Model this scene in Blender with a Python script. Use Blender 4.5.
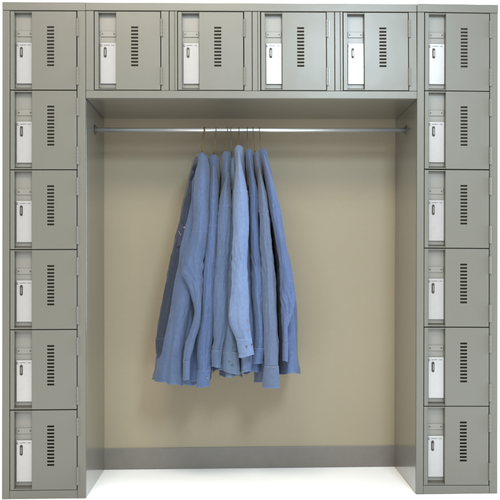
import bpy, bmesh, math, random
from mathutils import Vector, Matrix, noise
R = math.radians
S = bpy.context.scene
for o in list(bpy.data.objects): bpy.data.objects.remove(o)
COL = S.collection

# ------------------------------------------------------------------ camera
CX, CD, CZ, YAW, PIT, ROLL, F, SX, SY = .86345, 3.27867, .85314, .03057, .01558, -.0038, 884.161, 14.2636, 1.6436
fwd = Vector((math.sin(YAW)*math.cos(PIT), math.cos(YAW)*math.cos(PIT), math.sin(PIT)))
rt = Vector((math.cos(YAW), -math.sin(YAW), 0)); up = rt.cross(fwd)
r2 = math.cos(ROLL)*rt + math.sin(ROLL)*up; u2 = -math.sin(ROLL)*rt + math.cos(ROLL)*up
cd = bpy.data.cameras.new('camera'); cam = bpy.data.objects.new('camera', cd); COL.objects.link(cam)
m = Matrix((r2, u2, -fwd)).transposed().to_4x4(); m.translation = (CX, -CD, CZ); cam.matrix_world = m
cd.sensor_width = 36; cd.lens = 36*F/500; cd.shift_x = -SX/500; cd.shift_y = SY/500
cd.clip_start = .05; cd.clip_end = 200
S.camera = cam
def P(px, py, Y):                       # a point of the photo at the depth Y (metres behind the locker fronts)
    d = fwd + r2*((px-250-SX)/F) - u2*((py-250-SY)/F)
    t = (Y+CD)/d.y
    return Vector((CX, -CD, CZ)) + d*t

# ------------------------------------------------------------------ world and lamps
w = bpy.data.worlds.new('World'); S.world = w; w.use_nodes = True
nt = w.node_tree; bg = nt.nodes['Background']
tc = nt.nodes.new('ShaderNodeTexCoord'); sep = nt.nodes.new('ShaderNodeSeparateXYZ')
mr = nt.nodes.new('ShaderNodeValToRGB')
nt.links.new(tc.outputs['Generated'], sep.inputs[0]); nt.links.new(sep.outputs['Y'], mr.inputs[0])
mr.color_ramp.elements[0].position = .0; mr.color_ramp.elements[0].color = (.60, .60, .59, 1)
mr.color_ramp.elements[1].position = .35; mr.color_ramp.elements[1].color = (.92, .92, .92, 1)
nt.links.new(mr.outputs[0], bg.inputs[0]); bg.inputs[1].default_value = 1.0
def lamp(name, loc, target, sx, sy, power, col):
    l = bpy.data.lights.new(name, 'AREA'); l.shape = 'RECTANGLE'; l.size = sx; l.size_y = sy
    l.energy = power; l.color = col
    o = bpy.data.objects.new(name, l); COL.objects.link(o); o.location = loc
    o.rotation_euler = (Vector(target)-Vector(loc)).to_track_quat('-Z', 'Y').to_euler()
lamp('ceiling_lamp', (1.80, -4.0, 2.62), (1.75, -3.2, 0), .60, 1.2, 82, (.70, .88, 1))
lamp('ceiling_lamp', (.45, -1.9, 2.75), (.55, -1.55, 0), 1.3, .7, 36, (1, .92, .76))
lamp('window_light', (4.7, -.62, 1.15), (.3, .0, 1.0), .7, 1.7, 65, (.60, .78, 1))
S.view_settings.view_transform = 'Standard'; S.view_settings.look = 'None'
S.view_settings.exposure = 1.0; S.view_settings.gamma = 1
S.render.resolution_x = S.render.resolution_y = 1024
S.render.engine = 'CYCLES'

# ------------------------------------------------------------------ materials
def mat(name, col, rough=.5, metal=0, spec=.5, coat=0, bump=None, var=None, coatr=.1):
    m = bpy.data.materials.new(name); m.use_nodes = True; t = m.node_tree; n = t.nodes; b = n['Principled BSDF']
    b.inputs['Base Color'].default_value = (*col, 1); b.inputs['Roughness'].default_value = rough
    b.inputs['Metallic'].default_value = metal; b.inputs['Specular IOR Level'].default_value = spec
    b.inputs['Coat Weight'].default_value = coat; b.inputs['Coat Roughness'].default_value = coatr
    geo = n.new('ShaderNodeTexCoord')
    if bump:
        last = None
        for sc, dist, det in bump:
            x = n.new('ShaderNodeTexNoise'); x.inputs['Scale'].default_value = sc; x.inputs['Detail'].default_value = det
            t.links.new(geo.outputs['Object'], x.inputs['Vector'])
            bp = n.new('ShaderNodeBump'); bp.inputs['Strength'].default_value = 1; bp.inputs['Distance'].default_value = dist
            t.links.new(x.outputs['Fac'], bp.inputs['Height'])
            if last: t.links.new(last.outputs[0], bp.inputs['Normal'])
            last = bp
        t.links.new(last.outputs[0], b.inputs['Normal'])
        if coat: t.links.new(last.outputs[0], b.inputs['Coat Normal'])
    if var:
        sc, amt = var
        x = n.new('ShaderNodeTexNoise'); x.inputs['Scale'].default_value = sc; x.inputs['Detail'].default_value = 6
        x.inputs['Roughness'].default_value = .65
        t.links.new(geo.outputs['Object'], x.inputs['Vector'])
        mx = n.new('ShaderNodeMapRange'); mx.inputs[1].default_value = .3; mx.inputs[2].default_value = .7
        mx.inputs[3].default_value = 1-amt; mx.inputs[4].default_value = 1+amt
        t.links.new(x.outputs['Fac'], mx.inputs[0])
        v = n.new('ShaderNodeVectorMath'); v.operation = 'SCALE'; v.inputs[0].default_value = col
        t.links.new(mx.outputs[0], v.inputs['Scale']); t.links.new(v.outputs[0], b.inputs['Base Color'])
    return m
PAINT = mat('locker_paint', (.096, .091, .073), .42, 0, .5, .25, bump=[(900, .00005, 1), (6, .0012, 2)], var=(260, .06), coatr=.22)
SIDE = mat('locker_side_paint', (.109, .102, .079), .30, 0, .5, .9, bump=[(500, .00005, 1), (4, .0015, 2)], var=(200, .03), coatr=.07)
PLATE = mat('lock_plate_metal', (.325, .315, .31), .22, .3, .5, 0, bump=[(300, .00004, 2)], var=(60, .03))
BLACK = mat('black_recess', (.012, .009, .008), .5)
INK = mat('printed_ink', (.045, .042, .05), .6)
LOCKM = mat('lock_cylinder', (.16, .15, .13), .35, .8)
RIVET = mat('rivet', (.06, .057, .045), .4, .3)
HINGE = mat('hinge_paint', (.108, .101, .080), .38, 0, .5, .2)
CHROME = mat('polished_rod', (.62, .62, .60), .30, .72)
BRASS = mat('hanger_wire', (.16, .11, .045), .4, .8)
DKMET = mat('flange_metal', (.085, .08, .065), .4, .3)
WALL = mat('wall_paint', (.272, .232, .160), .55, 0, .35, 0, bump=[(260, .0006, 3), (3, .004, 2)], var=(3, .02))
BASE = mat('skirting_vinyl', (.140, .128, .112), .38, 0, .5, 0, bump=[(120, .0002, 2)], var=(30, .05))
FLOOR = mat('white_floor', (.96, .96, .965), .8, 0, .2)
INTER = mat('locker_interior', (.05, .048, .036), .6)

RECS = mat('recess_panel_lightened', (.165, .156, .136), .36, 0, .5, .3, bump=[(500, .00004, 1)], var=(200, .04), coatr=.3)  # paler than the doors: brightness of the recess put into the colour
LOUV = mat('louvre_shadowed_steel', (.034, .024, .015), .7)  # shade inside the slots put into the blade colour

def cloth(name, col, lite=1.6, amt=.15):
    m = bpy.data.materials.new(name); m.use_nodes = True; t = m.node_tree; n = t.nodes; b = n['Principled BSDF']
    b.inputs['Roughness'].default_value = .9; b.inputs['Specular IOR Level'].default_value = .15
    b.inputs['Sheen Weight'].default_value = .12; b.inputs['Sheen Roughness'].default_value = .5
    tc = n.new('ShaderNodeTexCoord')
    def nz(sc, det, vec=None, rough=.6):
        x = n.new('ShaderNodeTexNoise'); x.inputs['Scale'].default_value = sc; x.inputs['Detail'].default_value = det
        x.inputs['Roughness'].default_value = rough
        t.links.new(vec or tc.outputs['Object'], x.inputs['Vector']); return x.outputs['Fac']
    mp = n.new('ShaderNodeMapping'); mp.inputs['Scale'].default_value = (1, 1, .7)
    t.links.new(tc.outputs['Object'], mp.inputs['Vector'])
    a = nz(7, 6, mp.outputs[0], .7); g = nz(420, 2); slub = nz(130, 3, mp.outputs[0], .7)
    def mix(x, y, f):
        k = n.new('ShaderNodeMix'); k.data_type = 'FLOAT'; k.inputs[0].default_value = f
        t.links.new(x, k.inputs[2]); t.links.new(y, k.inputs[3]); return k.outputs[0]
    f = mix(mix(a, g, .35), slub, .35)
    mr = n.new('ShaderNodeMapRange'); mr.inputs[1].default_value = .36; mr.inputs[2].default_value = .64
    t.links.new(f, mr.inputs[0])
    mx = n.new('ShaderNodeMix'); mx.data_type = 'RGBA'
    c0 = [c*(1-amt) for c in col]; c1 = [min(.8, c*(1+amt)+.012) for c in col]
    mx.inputs[6].default_value = (*c0, 1); mx.inputs[7].default_value = (*c1, 1)
    t.links.new(mr.outputs[0], mx.inputs[0])
    # faded wear along ridges and seams
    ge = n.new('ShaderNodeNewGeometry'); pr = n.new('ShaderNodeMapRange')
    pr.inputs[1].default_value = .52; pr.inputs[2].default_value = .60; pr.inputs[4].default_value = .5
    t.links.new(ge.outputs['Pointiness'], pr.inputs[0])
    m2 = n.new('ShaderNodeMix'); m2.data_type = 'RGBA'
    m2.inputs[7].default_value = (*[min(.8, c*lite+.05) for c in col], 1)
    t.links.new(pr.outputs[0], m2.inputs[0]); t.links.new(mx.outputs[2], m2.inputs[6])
    t.links.new(m2.outputs[2], b.inputs['Base Color'])
    b1 = n.new('ShaderNodeBump'); b1.inputs['Distance'].default_value = .0006; t.links.new(g, b1.inputs['Height'])
    b2 = n.new('ShaderNodeBump'); b2.inputs['Distance'].default_value = .0035; b2.inputs['Strength'].default_value = .8
    t.links.new(nz(34, 5), b2.inputs['Height']); t.links.new(b1.outputs[0], b2.inputs['Normal'])
    t.links.new(b2.outputs[0], b.inputs['Normal'])
    return m

# ------------------------------------------------------------------ mesh helpers
def obj(name, bm, m, parent=None, smooth=False, bevel=0, seg=2):
    bmesh.ops.recalc_face_normals(bm, faces=bm.faces)
    me = bpy.data.meshes.new(name); bm.to_mesh(me); bm.free()
    for mm in (m if isinstance(m, (list, tuple)) else [m]): me.materials.append(mm)
    for p in me.polygons: p.use_smooth = smooth
    o = bpy.data.objects.new(name, me); COL.objects.link(o); o.parent = parent
    if bevel:
        md = o.modifiers.new('bevel', 'BEVEL'); md.width = bevel; md.segments = seg; md.limit_method = 'ANGLE'; md.angle_limit = R(35)
        md.harden_normals = False
    return o
def tag(o, label=None, cat=None, group=None, kind=None):
    if label: o['label'] = label
    if cat: o['category'] = cat
    if group: o['group'] = group
    if kind: o['kind'] = kind
    return o
def empty(name, loc=(0, 0, 0)):
    o = bpy.data.objects.new(name, None); o.empty_display_size = .1; COL.objects.link(o); o.location = loc; return o
def box(bm, x0, x1, y0, y1, z0, z1):
    v = [bm.verts.new(p) for p in ((x0,y0,z0),(x1,y0,z0),(x1,y1,z0),(x0,y1,z0),(x0,y0,z1),(x1,y0,z1),(x1,y1,z1),(x0,y1,z1))]
    for f in ((0,3,2,1),(4,5,6,7),(0,1,5,4),(1,2,6,5),(2,3,7,6),(3,0,4,7)): bm.faces.new([v[i] for i in f])
def cyl(bm, a, b, r, n=16, cap=True):
    a, b = Vector(a), Vector(b); q = (b-a).to_track_quat('Z', 'Y')
    rings = []
    for c in (a, b): rings.append([bm.verts.new(c+q@Vector((r*math.cos(2*math.pi*i/n), r*math.sin(2*math.pi*i/n), 0))) for i in range(n)])
    for i in range(n): bm.faces.new((rings[0][i], rings[0][(i+1) % n], rings[1][(i+1) % n], rings[1][i]))
    if cap: bm.faces.new(rings[0][::-1]); bm.faces.new(rings[1])
def tube(bm, pts, r, n=10):
    pts = [Vector(p) for p in pts]; rings = []
    for i, p in enumerate(pts):
        d = (pts[min(i+1, len(pts)-1)]-pts[max(i-1, 0)]).normalized()
        a = d.cross(Vector((1, 0, .01))).normalized(); b = d.cross(a)
        rings.append([bm.verts.new(p+a*(r*math.cos(2*math.pi*k/n))+b*(r*math.sin(2*math.pi*k/n))) for k in range(n)])
    for j in range(len(rings)-1):
        for k in range(n): bm.faces.new((rings[j][k], rings[j][(k+1) % n], rings[j+1][(k+1) % n], rings[j+1][k]))
    bm.faces.new(rings[0][::-1]); bm.faces.new(rings[-1])
def obround(bm, cx, cz, hw, hh, y0, y1, n=10):
    pts = []
    for s, base in ((1, 0), (-1, math.pi)):
        for i in range(n+1):
            a = base+math.pi*i/n
            pts.append((cx+hw*math.cos(a), cz+s*(hh-hw)+hw*math.sin(a)))
    f = [bm.verts.new((x, y0, z)) for x, z in pts]; b = [bm.verts.new((x, y1, z)) for x, z in pts]
    bm.faces.new(f); bm.faces.new(b[::-1])
    for i in range(len(pts)): bm.faces.new((f[i], b[i], b[(i+1) % len(pts)], f[(i+1) % len(pts)]))

# ------------------------------------------------------------------ setting
bm = bmesh.new(); box(bm, -2.2, 4.2, -5.0, 2.2, -.05, 0)
tag(obj('floor', bm, FLOOR), kind='structure')
D = .457; W = 1.84675; H = 1.829
bm = bmesh.new(); box(bm, .01, W-.02, D+.003, D+.11, .0, H-.01)
wall = tag(obj('wall', bm, WALL), kind='structure')
bm = bmesh.new()
for i, (y, z0, z1) in enumerate(((D-.0025, .0, .089),)):
    box(bm, .012, W-.03, y, D+.0028, .0005, z1)
obj('skirting_board', bm, BASE, wall, bevel=.0015)

# ------------------------------------------------------------------ locker door (built once, then copied)
DW, DH = .2480, .2945                   # opening of one compartment
def door_panel(gl, gr, gb, gt):
    """sheet-steel door: narrow left strip, deep recessed pull, flat panel with 12 vent slots"""
    x0, x1, z0, z1 = gl, DW-gr, gb, DH-gt
    pk0, pk1 = .0170, .0815             # recessed pull
    sx0, sx1 = .1375, .1630; sl = [DH-.0605-.01283*k for k in range(12)]; sh = .0066
    xs = [x0, pk0, pk1, sx0, sx1, x1]
    zs = sorted([z0, z1] + [z-sh/2 for z in sl] + [z+sh/2 for z in sl])
    # short, separate lip at the ends of the pull
    bm = bmesh.new(); V = {}
    def v(x, y, z):
        k = (round(x, 5), round(y, 5), round(z, 5))
        if k not in V: V[k] = bm.verts.new((x, y, z))
        return V[k]
    def q(*p): bm.faces.new([v(*a) for a in p])
    T = .0025
    slots = [(z-sh/2, z+sh/2) for z in sl]
    for i in range(len(xs)-1):
        for j in range(len(zs)-1):
            a, b, c, d = xs[i], xs[i+1], zs[j], zs[j+1]
            if i == 1: continue
            if i == 3 and any(abs(c-s0) < 1e-6 for s0, s1 in slots):
                q((a,0,c),(a,T,c),(a,T,d),(a,0,d)); q((b,0,c),(b,T,c),(b,T,d),(b,0,d))
                q((a,0,c),(b,0,c),(b,T,c),(a,T,c)); q((a,0,d),(b,0,d),(b,T,d),(a,T,d)); continue
            q((a,0,c),(b,0,c),(b,0,d),(a,0,d))
    for s0, s1 in slots:                # blade added behind each slot to catch a little dim light
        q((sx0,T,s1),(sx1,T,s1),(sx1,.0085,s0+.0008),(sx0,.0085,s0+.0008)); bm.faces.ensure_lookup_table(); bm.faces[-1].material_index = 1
    B = .019
    for i in range(len(xs)-1):
        if i == 1: continue
        a, b = xs[i], xs[i+1]
        for z in (z0, z1): q((a,0,z),(b,0,z),(b,B,z),(a,B,z))
    for j in range(len(zs)-1):
        c, d = zs[j], zs[j+1]
        for x in (x0, x1): q((x,0,c),(x,0,d),(x,B,d),(x,B,c))
    # pull recess: side walls, back, head, sloping sill
    PD = .0298
    zt, zb = z1-.0035, z0+.003
    for j in range(len(zs)-1):
        c, d = zs[j], zs[j+1]
        for x in (pk0, pk1): q((x,0,c),(x,0,d),(x,PD,d),(x,PD,c))
        q((pk0,PD,c),(pk1,PD,c),(pk1,PD,d),(pk0,PD,d))
    bm2 = bmesh.new()
    me = bpy.data.meshes.new('t'); bm.to_mesh(me); bm.free(); bm2.from_mesh(me); bpy.data.meshes.remove(me)
    # head and sill of the pull, separate folded pieces
    box(bm2, pk0+.0002, pk1-.0002, .0012, PD-.0005, zt-.001, z1-.0002)
    vv = [bm2.verts.new(p) for p in ((pk0+.0002,.0004,z0+.0003),(pk1-.0002,.0004,z0+.0003),(pk1-.0002,PD-.0004,z0+.0003),(pk0+.0002,PD-.0004,z0+.0003),
          (pk0+.0002,.0004,z0+.0042),(pk1-.0002,.0004,z0+.0042),(pk1-.0002,PD-.0004,z0+.010),(pk0+.0002,PD-.0004,z0+.010))]
    for f in ((0,3,2,1),(4,5,6,7),(0,1,5,4),(1,2,6,5),(2,3,7,6),(3,0,4,7)): bm2.faces.new([vv[i] for i in f])
    return bm2
def knuckle_hinge(z):
    bm = bmesh.new(); x = DW+.0015; h = .0325
    for k in range(5):
        a = z-h+k*(2*h/5); cyl(bm, (x, -.0025, a+.0002), (x, -.0025, a+2*h/5-.0002), .0050, 14)
    cyl(bm, (x, -.0025, z-h-.0015), (x, -.0025, z+h+.0015), .0026, 10)
    box(bm, x+.002, x+.0088, -.0012, .0006, z-h, z+h)
    return bm
PKB = .0262
def make_door(parent, loc, gb=.0017, gt=.0017, tone=PAINT):
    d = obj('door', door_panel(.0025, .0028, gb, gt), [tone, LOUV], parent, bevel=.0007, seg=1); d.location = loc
    for z in (DH-.062, .052): obj('hinge', knuckle_hinge(z), HINGE, d, smooth=False)
    bm = bmesh.new(); box(bm, .0174, .0811, .0262, .0296, gb+.0112, DH-gt-.0050)
    obj('recess_panel', bm, RECS, d)
    # riveted name-card bracket in the pull
    bm = bmesh.new(); box(bm, .0215, .0785, PKB-.0042, PKB-.0004, DH-.0905, DH-.0690)
    cb = obj('card_bracket', bm, RECS, d, bevel=.0012)
    for x in (.0285, .0715):
        bm = bmesh.new(); cyl(bm, (x, PKB-.0043, DH-.080), (x, PKB-.0058, DH-.080), .0026, 12)
        obj('rivet', bm, RIVET, d, smooth=False)
    # pale metal lock plate
    px0, px1, pz0, pz1 = .0215, .0805, DH-.2665, DH-.1135
    bm = bmesh.new(); box(bm, px0, px1, PKB-.0085, PKB-.0005, pz0, pz1)
    obj('lock_plate', bm, PLATE, d, bevel=.0012)
    y = PKB-.0086
    bm = bmesh.new(); obround(bm, .0392, pz1-.0365, .0052, .0195, y-.0012, y-.0001)
    obj('latch_slot', bm, BLACK, d)
    bm = bmesh.new(); obround(bm, .0397, pz1-.0372, .0029, .0120, y-.0040, y-.0013)
    obj('latch', bm, LOCKM, d, bevel=.0006)
    bm = bmesh.new()                    # printed mark: ring emblem open to the right, then two short words
    ex, ez, n = .0258, pz1-.0110, 14
    for k in range(n):
        a0 = R(40)+R(280)*k/n; a1 = R(40)+R(280)*(k+1)/n
        p = [(ex+r*math.cos(a), ez+r*math.sin(a)) for r, a in ((.0020, a0), (.0042, a0), (.0042, a1), (.0020, a1))]
        bm.faces.new([bm.verts.new((X, y-.0003, Z)) for X, Z in p])
    rnd = random.Random(4)
    x = .0335
    for wd in (8, 4):
        for k in range(wd):
            ww = .0021
            for (a, b, c, e) in random.Random(wd*10+k).choice([((0,.3,0,1),(.3,1,.75,1),(.3,1,.38,.6)), ((0,.3,0,1),(.3,1,0,.25),(.3,1,.75,1)), ((0,.3,0,1),(.7,1,0,1),(.3,.7,.4,.62))]):
                h = .0034; z = pz1-.0116
                bm.faces.new([bm.verts.new(q) for q in ((x+a*ww, y-.0003, z+c*h),(x+b*ww, y-.0003, z+c*h),(x+b*ww, y-.0003, z+e*h),(x+a*ww, y-.0003, z+e*h))])
            x += .0029
        x += .0055
    obj('printed_mark', bm, INK, d)
    return d
JR = random.Random(11)
def copy_tree(o, parent):
    c = o.copy(); COL.objects.link(c); c.parent = parent
    for ch in list(o.children): copy_tree(ch, c)
    return c

def shell(parent, w, h, z0, shelves=(), divs=(), name='cabinet'):
    bm = bmesh.new(); t = .0015; y0 = .0165; z1 = z0+h
    box(bm, 0, t, y0, D-.001, z0, z1); box(bm, w-t, w, y0, D-.001, z0, z1)
    box(bm, t, w-t, y0, D-.001, z1-t, z1); box(bm, t, w-t, y0, D-.001, z0, z0+t)
    box(bm, t, w-t, D-.0025, D-.001, z0+t, z1-t)
    for z in shelves: box(bm, t, w-t, .037, D-.003, z-.001, z+.001)
    for x in divs: box(bm, x-.001, x+.001, .021, D-.003, z0+t, z1-t)
    return obj(name, bm, SIDE, parent, bevel=.0008, seg=1)

def tower(x, label, n0):
    t = empty('locker_tower', (x, 0, 0)); tag(t, label, 'lockers', 'locker towers either side of the open bay')
    w = .3045; shell(t, w, H, 0, shelves=[.031+DH*k+.0 for k in range(1, 6)])
    bm = bmesh.new(); ox0 = .0262; ox1 = ox0+DW; z0, z1 = .031, .031+6*DH
    box(bm, 0, ox0, 0, .016, 0, z1+.0005); box(bm, ox1, w, 0, .016, 0, z1+.0005)
    box(bm, ox0+.0005, ox1-.0005, .0006, .016, 0, z0)
    obj('door_frame', bm, PAINT, t, bevel=.0016)
    bm = bmesh.new(); box(bm, -.0012, w+.0004, -.0018, .016, z1+.0012, H+.0008)
    obj('top_rail', bm, PAINT, t, bevel=.0018)
    bm = bmesh.new(); box(bm, -.0006, .0028, -.0012, .016, .001, z1)     # folded outer lip
    obj('edge_trim', bm, PAINT, t, bevel=.001)
    return t, ox0, z0
t1, ox, oz = tower(0, 'six door steel locker tower left of the open bay, warm grey', 0)
proto = make_door(t1, (ox, 0, oz))
for k in range(1, 6):
    c = copy_tree(proto, t1); c.location = (ox+JR.uniform(-.0005, .0005), JR.uniform(-.0007, .0004), oz+k*DH+JR.uniform(-.0003, .0003))
t2, ox, oz = tower(1.5416-.0168, 'six door steel locker tower right of the open bay, slightly cooler grey', 1)
t2.location.z = .0016; t2.rotation_euler.y = .0092
for k in range(6):
    c = copy_tree(proto, t2); c.location = (ox+JR.uniform(-.0005, .0005), JR.uniform(-.0007, .0004), oz+k*DH+JR.uniform(-.0003, .0003))

# overhead unit with four doors
X0, X1 = .3055, 1.5380; Z0 = 1.4745
ov = empty('overhead_locker', (X0, 0, Z0)); tag(ov, 'wide overhead steel locker with four doors bridging the two towers', 'lockers')
hz = H-Z0; wv = X1-X0
opens = [.3353-X0+i*.3082 for i in range(4)]
shell(ov, wv, hz-.0005, 0, divs=[o-.030 for o in opens[1:]])
bm = bmesh.new(); zb, zt = .0290, .0290+DH+.001
edges = [0]+[e for o in opens for e in (o, o+DW)]+[wv]
for i in range(0, len(edges), 2):
    a, b = edges[i], edges[i+1]
    if i == 0 or i == len(edges)-2: box(bm, a, b, 0, .016, zb, zt)
    else:
        mid = a+(b-a)*.50
        box(bm, a, mid-.0009, 0, .016, zb, zt); box(bm, mid+.0009, b-.0092, 0.0004, .016, zb, zt)
        box(bm, b-.009, b, -.0022, .016, zb, zt)
box(bm, 0, wv, 0, .016, 0, zb-.0006)
obj('door_frame', bm, PAINT, ov, bevel=.0016)
bm = bmesh.new(); box(bm, -.0004, wv+.0006, -.0018, .016, zt+.0010, hz+.0004)
obj('top_rail', bm, PAINT, ov, bevel=.0018)
for o_ in opens:
    c = copy_tree(proto, ov); c.location = (o_+JR.uniform(-.0005, .0005), JR.uniform(-.0007, .0004), zb+.0005)

# ------------------------------------------------------------------ hanging rail
RY = .22; RZ = 1.3905
rail = empty('hanging_rail', (.306, RY, RZ)); tag(rail, 'polished chrome rail across the open bay, under the overhead locker', 'rail')
XR = 1.5375
bm = bmesh.new(); cyl(bm, (0, 0, 0), (XR-.306, 0, 0), .0085, 32); obj('rod', bm, CHROME, rail, smooth=True)
for x, s in ((0, 1), (XR-.306, -1)):
    bm = bmesh.new()
    cyl(bm, (x, 0, 0), (x+s*.002, 0, 0), .019, 24); cyl(bm, (x+s*.002, 0, 0), (x+s*.008, 0, 0), .0105, 24)
    for a in (90, 210, 330):
        cyl(bm, (x+s*.003, .0145*math.cos(R(a)), .0145*math.sin(R(a))), (x+s*.0032, .0145*math.cos(R(a)), .0145*math.sin(R(a))), .0022, 10)
    obj('flange', bm, DKMET, rail, bevel=.0006, seg=1)

# ------------------------------------------------------------------ shirts
def interp(tab, y):
    """smooth (Catmull-Rom / monotone) interpolation of rows (y, a, b, ...)"""
    if y <= tab[0][0]: return list(tab[0][1:])
    if y >= tab[-1][0]: return list(tab[-1][1:])
    for i in range(len(tab)-1):
        if tab[i][0] <= y <= tab[i+1][0]: break
    y0, y1 = tab[i][0], tab[i+1][0]; t = (y-y0)/(y1-y0); h = y1-y0; out = []
    for k in range(1, len(tab[0])):
        def slope(j):
            if j == 0: return (tab[1][k]-tab[0][k])/(tab[1][0]-tab[0][0])
            if j == len(tab)-1: return (tab[j][k]-tab[j-1][k])/(tab[j][0]-tab[j-1][0])
            a = (tab[j][k]-tab[j-1][k])/(tab[j][0]-tab[j-1][0]); b = (tab[j+1][k]-tab[j][k])/(tab[j+1][0]-tab[j][0])
            return 0 if a*b < 0 else (a+b)/2
        m0, m1 = slope(i)*h, slope(i+1)*h; p0, p1 = tab[i][k], tab[i+1][k]
        out.append((2*t**3-3*t*t+1)*p0+(t**3-2*t*t+t)*m0+(-2*t**3+3*t*t)*p1+(t**3-t*t)*m1)
    return out
def sm(a, b, x):
    t = max(0, min(1, (x-a)/(b-a))); return t*t*(3-2*t)
def loft(rows, Yt, seed, amp=.0035, pleat=0, npl=5, n=80, step=.85, cap_top=True, seam=None, grow=0, hem=None, power=2.4, elbow=None, mirror=None, crease=.0019, ragged=0, hemseam=False):
    """rows: photo y, x left, x right. Yt: rows photo y, depth front, depth back. Closed sections stacked down the garment."""
    ya, yb = rows[0][0], rows[-1][0]; cnt = max(4, int((yb-ya)/step)); bm = bmesh.new(); rings = []
    for j in range(cnt+1):
        f = j/cnt; py = ya+(yb-ya)*f
        a, b = interp(rows, py); yf, ybk = interp(Yt, py)
        if cap_top:
            rd = min(1, (py-ya+.5)/4.2); rd = max(.42, math.sqrt(max(.05, 1-(1-rd)**2))); mm_ = (a+b)/2; a, b = mm_+(a-mm_)*rd, mm_+(b-mm_)*rd
        L = P(a, py, yf+.012); Rr = P(b, py, yf+.012)
        cx, hx = (L.x+Rr.x)/2, (Rr.x-L.x)/2+grow; cy, hy = (yf+ybk)/2, (ybk-yf)/2+grow; z = (L.z+Rr.z)/2
        if mirror is not None: cy = 2*mirror-cy
        tp = sm(0, .25, f); ring = []
        for k in range(n):
            th = 2*math.pi*k/n; c, s = math.cos(th), math.sin(th)
            ux = math.copysign(abs(c)**(2/power), c); uy = math.copysign(abs(s)**(2/power), s)
            q = noise.noise(Vector((c*1.5+seed*7.1, s*1.5*(1+hy*4), z*3.2+seed*3)))
            q2 = noise.noise(Vector((c*3+seed*3.3, s*3*(1+hy*5), z*12+seed)))
            q3 = noise.noise(Vector((c*1.3+s*.8+z*8+seed*5.7, s*1.2, z*8-c*1.5+seed)))
            dd = amp*(.85*q+.22*q2+.9*q3)*(.35+.65*tp)
            if hemseam and 2.2 < yb-py < 3.4: dd -= .0011
            v1 = noise.noise(Vector((c*1.0+seed*2.7+z*5.5, s*1.0, z*6-c*1.6-seed)))
            v2 = noise.noise(Vector((c*1.1-seed*1.9-z*8, s*1.0+seed, z*9+c*2.0)))
            dd += crease*((1-min(1, abs(v1)*5.0))**2*.9+(1-min(1, abs(v2)*5.5))**2*.7)*(.3+.7*tp)
            pl = pleat*sm(.25, 1, f)*math.sin(npl*th+seed*1.7+2.0*noise.noise(Vector((seed, z*1.5, 0))))
            if seam and abs(py-seam) < 1.4: dd += .0022*(1-abs(py-seam)/1.4)
            if elbow:
                dd += (.0062 if elbow != 262 else .0036)*math.exp(-((py-elbow)/18)**2)*noise.noise(Vector((c*1.6+seed, s*1.4, z*34+c*2.4)))
            zz = z
            if ragged: zz += sm(.9, 1, f)*ragged*noise.noise(Vector((c*.9, s*1.3, seed*2.1)))
            if hem: zz += sm(.86, 1, f)*hem(c, s)
            ring.append(bm.verts.new((cx+(hx+dd+pl*.5)*ux, cy+(hy+dd+pl)*uy, zz)))
        rings.append(ring)
    for j in range(cnt):
        for k in range(n): bm.faces.new((rings[j][k], rings[j][(k+1) % n], rings[j+1][(k+1) % n], rings[j+1][k]))
    if cap_top:
        r0 = rings[0]; c = Vector((0, 0, 0))
        for v in r0: c += v.co
        c /= n
        r1 = [bm.verts.new(c+(v.co-c)*.55+Vector((0, 0, .0045))) for v in r0]
        tv = bm.verts.new(c+Vector((0, 0, .0058)))
        for k in range(n):
            bm.faces.new((r0[k], r1[k], r1[(k+1) % n], r0[(k+1) % n])); bm.faces.new((r1[k], tv, r1[(k+1) % n]))
    return bm
def cobj(name, bm, m, parent):
    o = obj(name, bm, m, parent, smooth=True)
    s = o.modifiers.new('thick', 'SOLIDIFY'); s.thickness = .0012; s.offset = -1
    return o
def button(parent, px, py, Y, m):
    p = P(px, py, Y); bm = bmesh.new(); cyl(bm, p, p+Vector((0, -.0022, 0)), .0042, 14)
    obj('button', bm, m, parent, bevel=.0005, seg=1)
BUT = mat('button_tan', (.11, .095, .07), .35, 0, .5); BUTD = mat('button_dark', (.035, .03, .025), .35)

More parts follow.
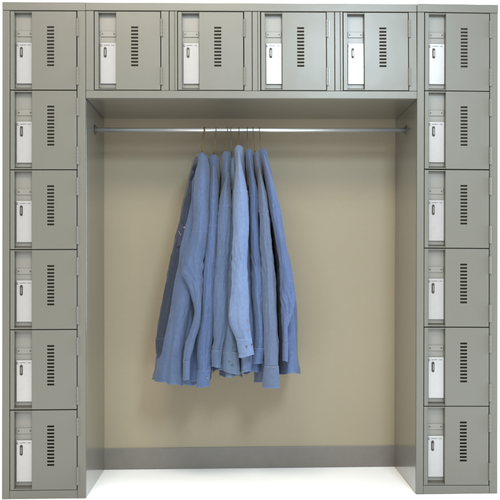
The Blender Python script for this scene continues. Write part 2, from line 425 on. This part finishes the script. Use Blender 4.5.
def shirt(label, col, top, sleeve, body, ys, cuff, seed, seam=None, elbow=262, hemtilt=0, buttons=(), cuffcut=0, amt=.15, by=(.066, .375)):
    """top: photo (x, y) of the collar; sleeve/body: traced sections; ys: depth of the near sleeve"""
    M = cloth('shirt_cloth', col, amt=amt)
    r = empty('shirt', P(top[0], top[1], .22)); tag(r, label, 'shirt', 'work shirts on wire hangers')
    loc = r.location.copy()
    kids = []
    ty = top[1]
    # near sleeve with the shoulder cap
    yf, yk = ys
    sy = sleeve[0][0]
    Yt = [(sy, .075, .20), (sy+6, .05, .20), (sy+16, yf+.018, .17), (sy+30, yf+.004, yf+.115), (ty+70, yf, yf+.078), (ty+140, yf+.002, yf+.062), (400, yf+.006, yf+.05)]
    cy = cuff[0]
    rows = [s for s in sleeve if s[0] < cy]; end = interp(sleeve, cy+2); rows.append((cy+2, *end))
    sl = cobj('sleeve', loft(rows, Yt, seed, amp=.0040, pleat=.0006, npl=3, power=1.8, seam=seam, elbow=elbow), M, r); kids.append(sl)
    crow = [(cy, *interp(sleeve, cy))]+[s for s in sleeve if s[0] > cy]
    hemf = (lambda c, s: -c*cuffcut) if cuffcut else None
    cf = cobj('cuff', loft(crow, Yt, seed+9, amp=.0009, cap_top=False, grow=.0010, power=2.1, crease=0, ragged=.004, hemseam=True, hem=hemf), M, sl)
    # far sleeve: the same cut hanging on the wall side
    rnd = random.Random(seed); dx = rnd.uniform(-2, 2)
    frow = [(y, a+.6*(max(0, y-170)/200)*dx, b+.6*(max(0, y-170)/200)*dx) for y, a, b in rows]
    fYt = [(y, max(f_, .008), min(k_, .235)) for y, f_, k_ in Yt]
    fs = cobj('sleeve', loft(frow, fYt, seed+31, amp=.004, pleat=.0015, npl=4, mirror=.226), M, r); kids.append(fs)
    fc = cobj('cuff', loft([(y, a+.5*dx, b+.5*dx) for y, a, b in crow], fYt, seed+40, amp=.0015, cap_top=False, grow=.0016, mirror=.226), M, fs)
    # torso of the shirt
    b0, b1 = by
    bt = [(ty, .15, .29), (ty+6, .118, .325), (ty+16, .088, .35), (ty+34, b0+.02, b1), (260, b0+.008, b1), (400, b0, b1+.01)]
    hw = lambda c, s: (s*s)*.006 - (1-s*s)*.008 + c*hemtilt
    bo = cobj('torso', loft(body, bt, seed+60, amp=.007, pleat=.0055, npl=5, n=128, hem=hw, power=2.5, crease=.0016, ragged=.014, hemseam=True, grow=.003), M, r); kids.append(bo)
    # collar: stand and fold round the neck
    bm = bmesh.new(); p = P(top[0], top[1], .22); n = 36; rings = []
    prof = [(-.002, -.030), (-.001, -.010), (.0005, .000), (.003, .0015), (.0055, -.003), (.0075, -.014), (.0075, -.024)]
    for e, dz in prof:
        rings.append([bm.verts.new((p.x+(.0085+e)*math.cos(2*math.pi*k/n), .222+(.052+e)*math.sin(2*math.pi*k/n),
            p.z+dz-.012-.010*abs(math.sin(2*math.pi*k/n))**2-.003*(.5+.5*math.cos(2*math.pi*k/n-math.pi)))) for k in range(n)])
    for j in range(len(rings)-1):
        for k in range(n): bm.faces.new((rings[j][k], rings[j][(k+1) % n], rings[j+1][(k+1) % n], rings[j+1][k]))
    kids.append(cobj('collar', bm, M, r))
    for b in buttons:
        px, py, Y, mm = b
        p = P(px, py, Y); bm = bmesh.new(); cyl(bm, p, p+Vector((0, -.0018, 0)), .0034, 14)
        bo2 = obj('button', bm, mm, cf if py > cy-6 else sl, bevel=.0005, seg=1)
    for k in kids: k.location = -loc
    return r

def hanger(label, a, b, dz=0):
    """a: photo point where the hook crosses the rail, b: where the stem meets the collar"""
    A = P(*a, RY); B = P(*b, RY)
    h = empty('coat_hanger', (A.x, RY, RZ)); tag(h, label, 'hanger', 'wire hangers on the chrome rail')
    O = Vector((A.x, RY, RZ)); rr = .0104; bm = bmesh.new(); pts = []
    for i in range(15):
        an = R(-40+235*i/14); pts.append(Vector((0, -rr*math.cos(an), rr*math.sin(an))))
    pts = pts[::-1] if False else pts
    k = (B.x-A.x)/(A.z-B.z)
    for i in range(1, 9):
        t = i/8; z = pts[14].z+(B.z-.012-RZ-pts[14].z)*t; pts.append(Vector((k*(-z), pts[14].y*(1-sm(0, .5, t)), z)))
    tube(bm, pts, .0014, 8); obj('hook', bm, BRASS, h, smooth=True)
    e = pts[-1]; bm = bmesh.new()
    tube(bm, [e+Vector((0, 0, .004)), e+Vector((0, -.03, -.026)), e+Vector((0, -.085, -.085)), e+Vector((0, -.125, -.148)), e+Vector((0, -.127, -.154)), e+Vector((0, -.12, -.157)),
              e+Vector((0, .12, -.157)), e+Vector((0, .127, -.154)), e+Vector((0, .125, -.148)), e+Vector((0, .085, -.085)), e+Vector((0, .03, -.026)), e+Vector((0, 0, .004))], .0014, 8)
    obj('shoulder_wire', bm, BRASS, h, smooth=True)
    return h

SH = []
# dark shirt at the left end, mostly behind its neighbour
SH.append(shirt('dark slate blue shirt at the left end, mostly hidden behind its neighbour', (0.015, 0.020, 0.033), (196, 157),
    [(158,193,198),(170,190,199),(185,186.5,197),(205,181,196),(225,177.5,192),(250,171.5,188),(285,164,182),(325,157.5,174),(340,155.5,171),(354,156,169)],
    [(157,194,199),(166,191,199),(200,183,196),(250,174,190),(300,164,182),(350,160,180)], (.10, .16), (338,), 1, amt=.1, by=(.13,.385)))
SH.append(shirt('leftmost mid blue shirt, its wide flared tail and bent sleeve with a pointed elbow fold', (0.049, 0.075, 0.141), (202, 153),
    [(154,198,206),(160,196.5,208),(172,194.5,210),(190,193,209.5),(215,193,208.5),(238,190,207),(255,184,205),(266,181,203.5),(273,181.5,203),(287,188.5,202),(300,192.5,201.5),(312,194.5,200.8),(325,192,199.3),(345,186.5,193.5),(360,183.3,189.5),(380,183,189)],
    [(153,197,207),(162,194,208),(175,191,208),(200,187,208),(230,181.5,207),(260,174,206),(300,166,204),(340,158.5,201),(384,150,197)], (.0, .055), (361,), 2, seam=232, elbow=272,
    hemtilt=-.006, buttons=[(184.3,227.3,.048,BUT)]))
sr = SH[-1]
fp = cobj('front_panel', loft([(165,198,204),(195,189.5,203),(220,185,203),(240,181.5,202),(270,178,199),(300,174.5,193),(340,169.5,186),(384,164.5,184)], [(165,.13,.20),(215,.085,.16),(240,.062,.15),(400,.048,.15)], 77, amp=.004, pleat=.003, npl=3, n=96, ragged=.008, crease=.0010, hemseam=True, hem=lambda c, s: -.006*c), sr.children[0].active_material, sr); fp.location = -sr.location
SH.append(shirt('mid blue shirt second from the left, straight sleeve ending in a low buttoned cuff', (0.047, 0.076, 0.155), (213.6, 155),
    [(163,212.4,215.5),(172,210.6,216.5),(182,209.3,217.8),(192,208.6,218.3),(225,207,218),(262,203.5,216),(300,201.5,214),(330,199,213),(350,197.3,211),(368,197.5,210),(387,196,209)],
    [(155,209,218.5),(168,208.5,219),(200,209,217),(260,205,213.5),(320,199,212),(383,188,209)], (.018, .07), (370,), 3, seam=226, buttons=[(207.5,378,.018,BUT)]))
SH.append(shirt('dusty blue shirt with a narrow pinched cuff, just left of two overlapping pale ones', (0.051, 0.077, 0.138), (227, 151.5),
    [(171,226.6,229.4),(178,224.8,229.8),(186,222.3,230.3),(196,219.6,231),(208,218.3,231.3),(230,217.5,231),(262,215,229),(300,213,227.5),(330,213,226),(340,213.5,224),(349,211.5,222),(367,211.8,220)],
    [(151.5,222.5,230.8),(164,222,231),(178,221.5,230),(205,221,229.5),(260,217,227.5),(330,214,226),(372,212,227)], (.012, .062), (350,), 4, seam=206))
SH.append(shirt('narrow grey blue shirt squeezed behind the palest one, its wide cuff hanging low', (0.067, 0.097, 0.151), (233.5, 158),
    [(172,234,236.4),(182,233,236.6),(195,231.8,236.3),(220,229.8,236),(262,227,236),(300,225.5,236),(335,223,237.5),(355,221,238.5),(373,223,240)],
    [(158,231,236),(172,230.5,236.5),(205,231.5,237),(260,228,239),(330,223,241),(378,221,241)], (.040, .085), (352,), 5, buttons=[(229,361.5,.044,BUTD),(232.2,365,.042,BUTD)], cuffcut=.007))
SH.append(shirt('palest light blue shirt in the middle, its wide sleeve in front with a buttoned cuff', (0.097, 0.138, 0.236), (238.7, 145.6),
    [(151,237,240.2),(158,236.2,241.4),(166,235.7,242.6),(176,235.2,244.4),(188,234.4,246.6),(200,233.7,248),(230,233,248.8),(262,232,246.5),(290,230.5,248),(315,229.3,249),(325,230.5,249.5),(338,236,251.5),(356,239,254)],
    [(145.6,234.7,243),(158,234.6,244),(185,236,246.5),(230,238,252),(260,238,254),(330,238,256),(372,239,259)], (-.016, .045), (338.5,), 6, seam=191,
    buttons=[(246.5,346.5,-.018,BUTD),(252,344.5,-.012,BUTD),(247.6,321,-.018,BUT),(248.6,330,-.018,BUT)], cuffcut=-.006))
SH.append(shirt('saturated blue shirt just right of the palest one, cuff tapering to the right', (0.049, 0.080, 0.166), (248.5, 148.8),
    [(157,247.8,250.6),(165,248.2,252),(175,248.9,254.8),(190,249.5,258.2),(230,250,259.5),(262,251.5,262),(300,253,264),(325,255.5,265),(345,255,265),(363,253,262.5)],
    [(148.8,245.5,252.3),(163,246.2,253.5),(185,249,255.5),(205,250.5,257),(260,252,262),(330,250,264),(373,244,262)], (.022, .07), (348,), 7, seam=196))
SH.append(shirt('lavender grey blue shirt with the longest sleeve, second from the right end', (0.061, 0.084, 0.140), (257.3, 151.8),
    [(163,258.6,261.4),(172,257.7,261.9),(182,258.2,264.2),(192,258.4,266.5),(205,258.8,268.7),(230,259.5,271),(262,261,274),(300,263,276),(330,264,277),(350,264,279),(365,264.5,278.5),(388,262.5,280)],
    [(151.8,253.8,261.3),(164,254.6,262.3),(185,257.5,264),(205,260,267.5),(260,262,273),(330,258,277),(384,255,279)], (.0, .055), (366,), 8, seam=211, buttons=[(273.5,367.5,.0,BUT)]))
SH.append(shirt('bright blue shirt at the right end, its tail flaring past a short narrow cuff', (0.056, 0.084, 0.169), (262.7, 148.5),
    [(154,261.8,265.2),(163,263.2,267.8),(175,265.2,271.6),(190,267.2,275.8),(205,269.2,279.5),(230,274,283.5),(262,279,290),(285,280.5,294),(300,281,295),(312,282,292.5),(330,283,287.8),(345,283,288.2),(361,283,288)],
    [(148.5,258.8,266.8),(163,261.5,269.5),(180,265.5,273),(205,269,277.5),(230,274,282.5),(262,279,289.5),(300,280,295.5),(330,281,297.5),(355,281,299),(375,281,300)], (.008, .06), (343,), 9, elbow=300, hemtilt=.002))
# black pen clipped in the dark shirt's pocket
bm = bmesh.new(); p = P(180.5, 238, .085)
vs = [P(178.5,224,.094), P(183.5,223,.094), P(184,236,.094), P(180.5,246,.094), P(176.5,247,.094), P(177.5,235,.094)]
f = [bm.verts.new(v) for v in vs]; b = [bm.verts.new(v+Vector((0, .004, 0))) for v in vs]
bm.faces.new(f); bm.faces.new(b[::-1])
for i in range(6): bm.faces.new((f[i], b[i], b[(i+1) % 6], f[(i+1) % 6]))
pk = obj('pocket_flap', bm, mat('navy_cloth', (.012, .014, .035), .8), SH[0], bevel=.001); pk.location = -SH[0].location
bm = bmesh.new(); cyl(bm, P(178.6,231,.091), P(180.8,235.5,.091), .0014, 10)
pn = obj('name_tag', bm, mat('tag_grey', (.13, .13, .14), .5), SH[0]); pn.location = -SH[0].location

HX = [((204.0,127),(198.5,153),'dark slate shirt at the left end'), ((204.7,127),(201.6,150),'leftmost mid blue shirt with the bent sleeve'), ((216,127),(214,151),'second mid blue shirt from the left'),
      ((227.5,127),(226.2,149),'dusty blue shirt with the pinched cuff'), ((230.7,127),(231.6,151),'narrow grey blue shirt behind the palest one'),
      ((239,127),(238.4,146),'palest shirt in the middle'), ((247.3,127),(247.6,147),'saturated blue shirt right of the palest one'),
      ((253,127),(255,150),'lavender grey shirt with the longest sleeve'), ((259.4,127),(261.3,148),'bright blue shirt at the right end')]
for a, b, s in HX: hanger('thin brass coloured wire hanger holding the '+s, a, b)
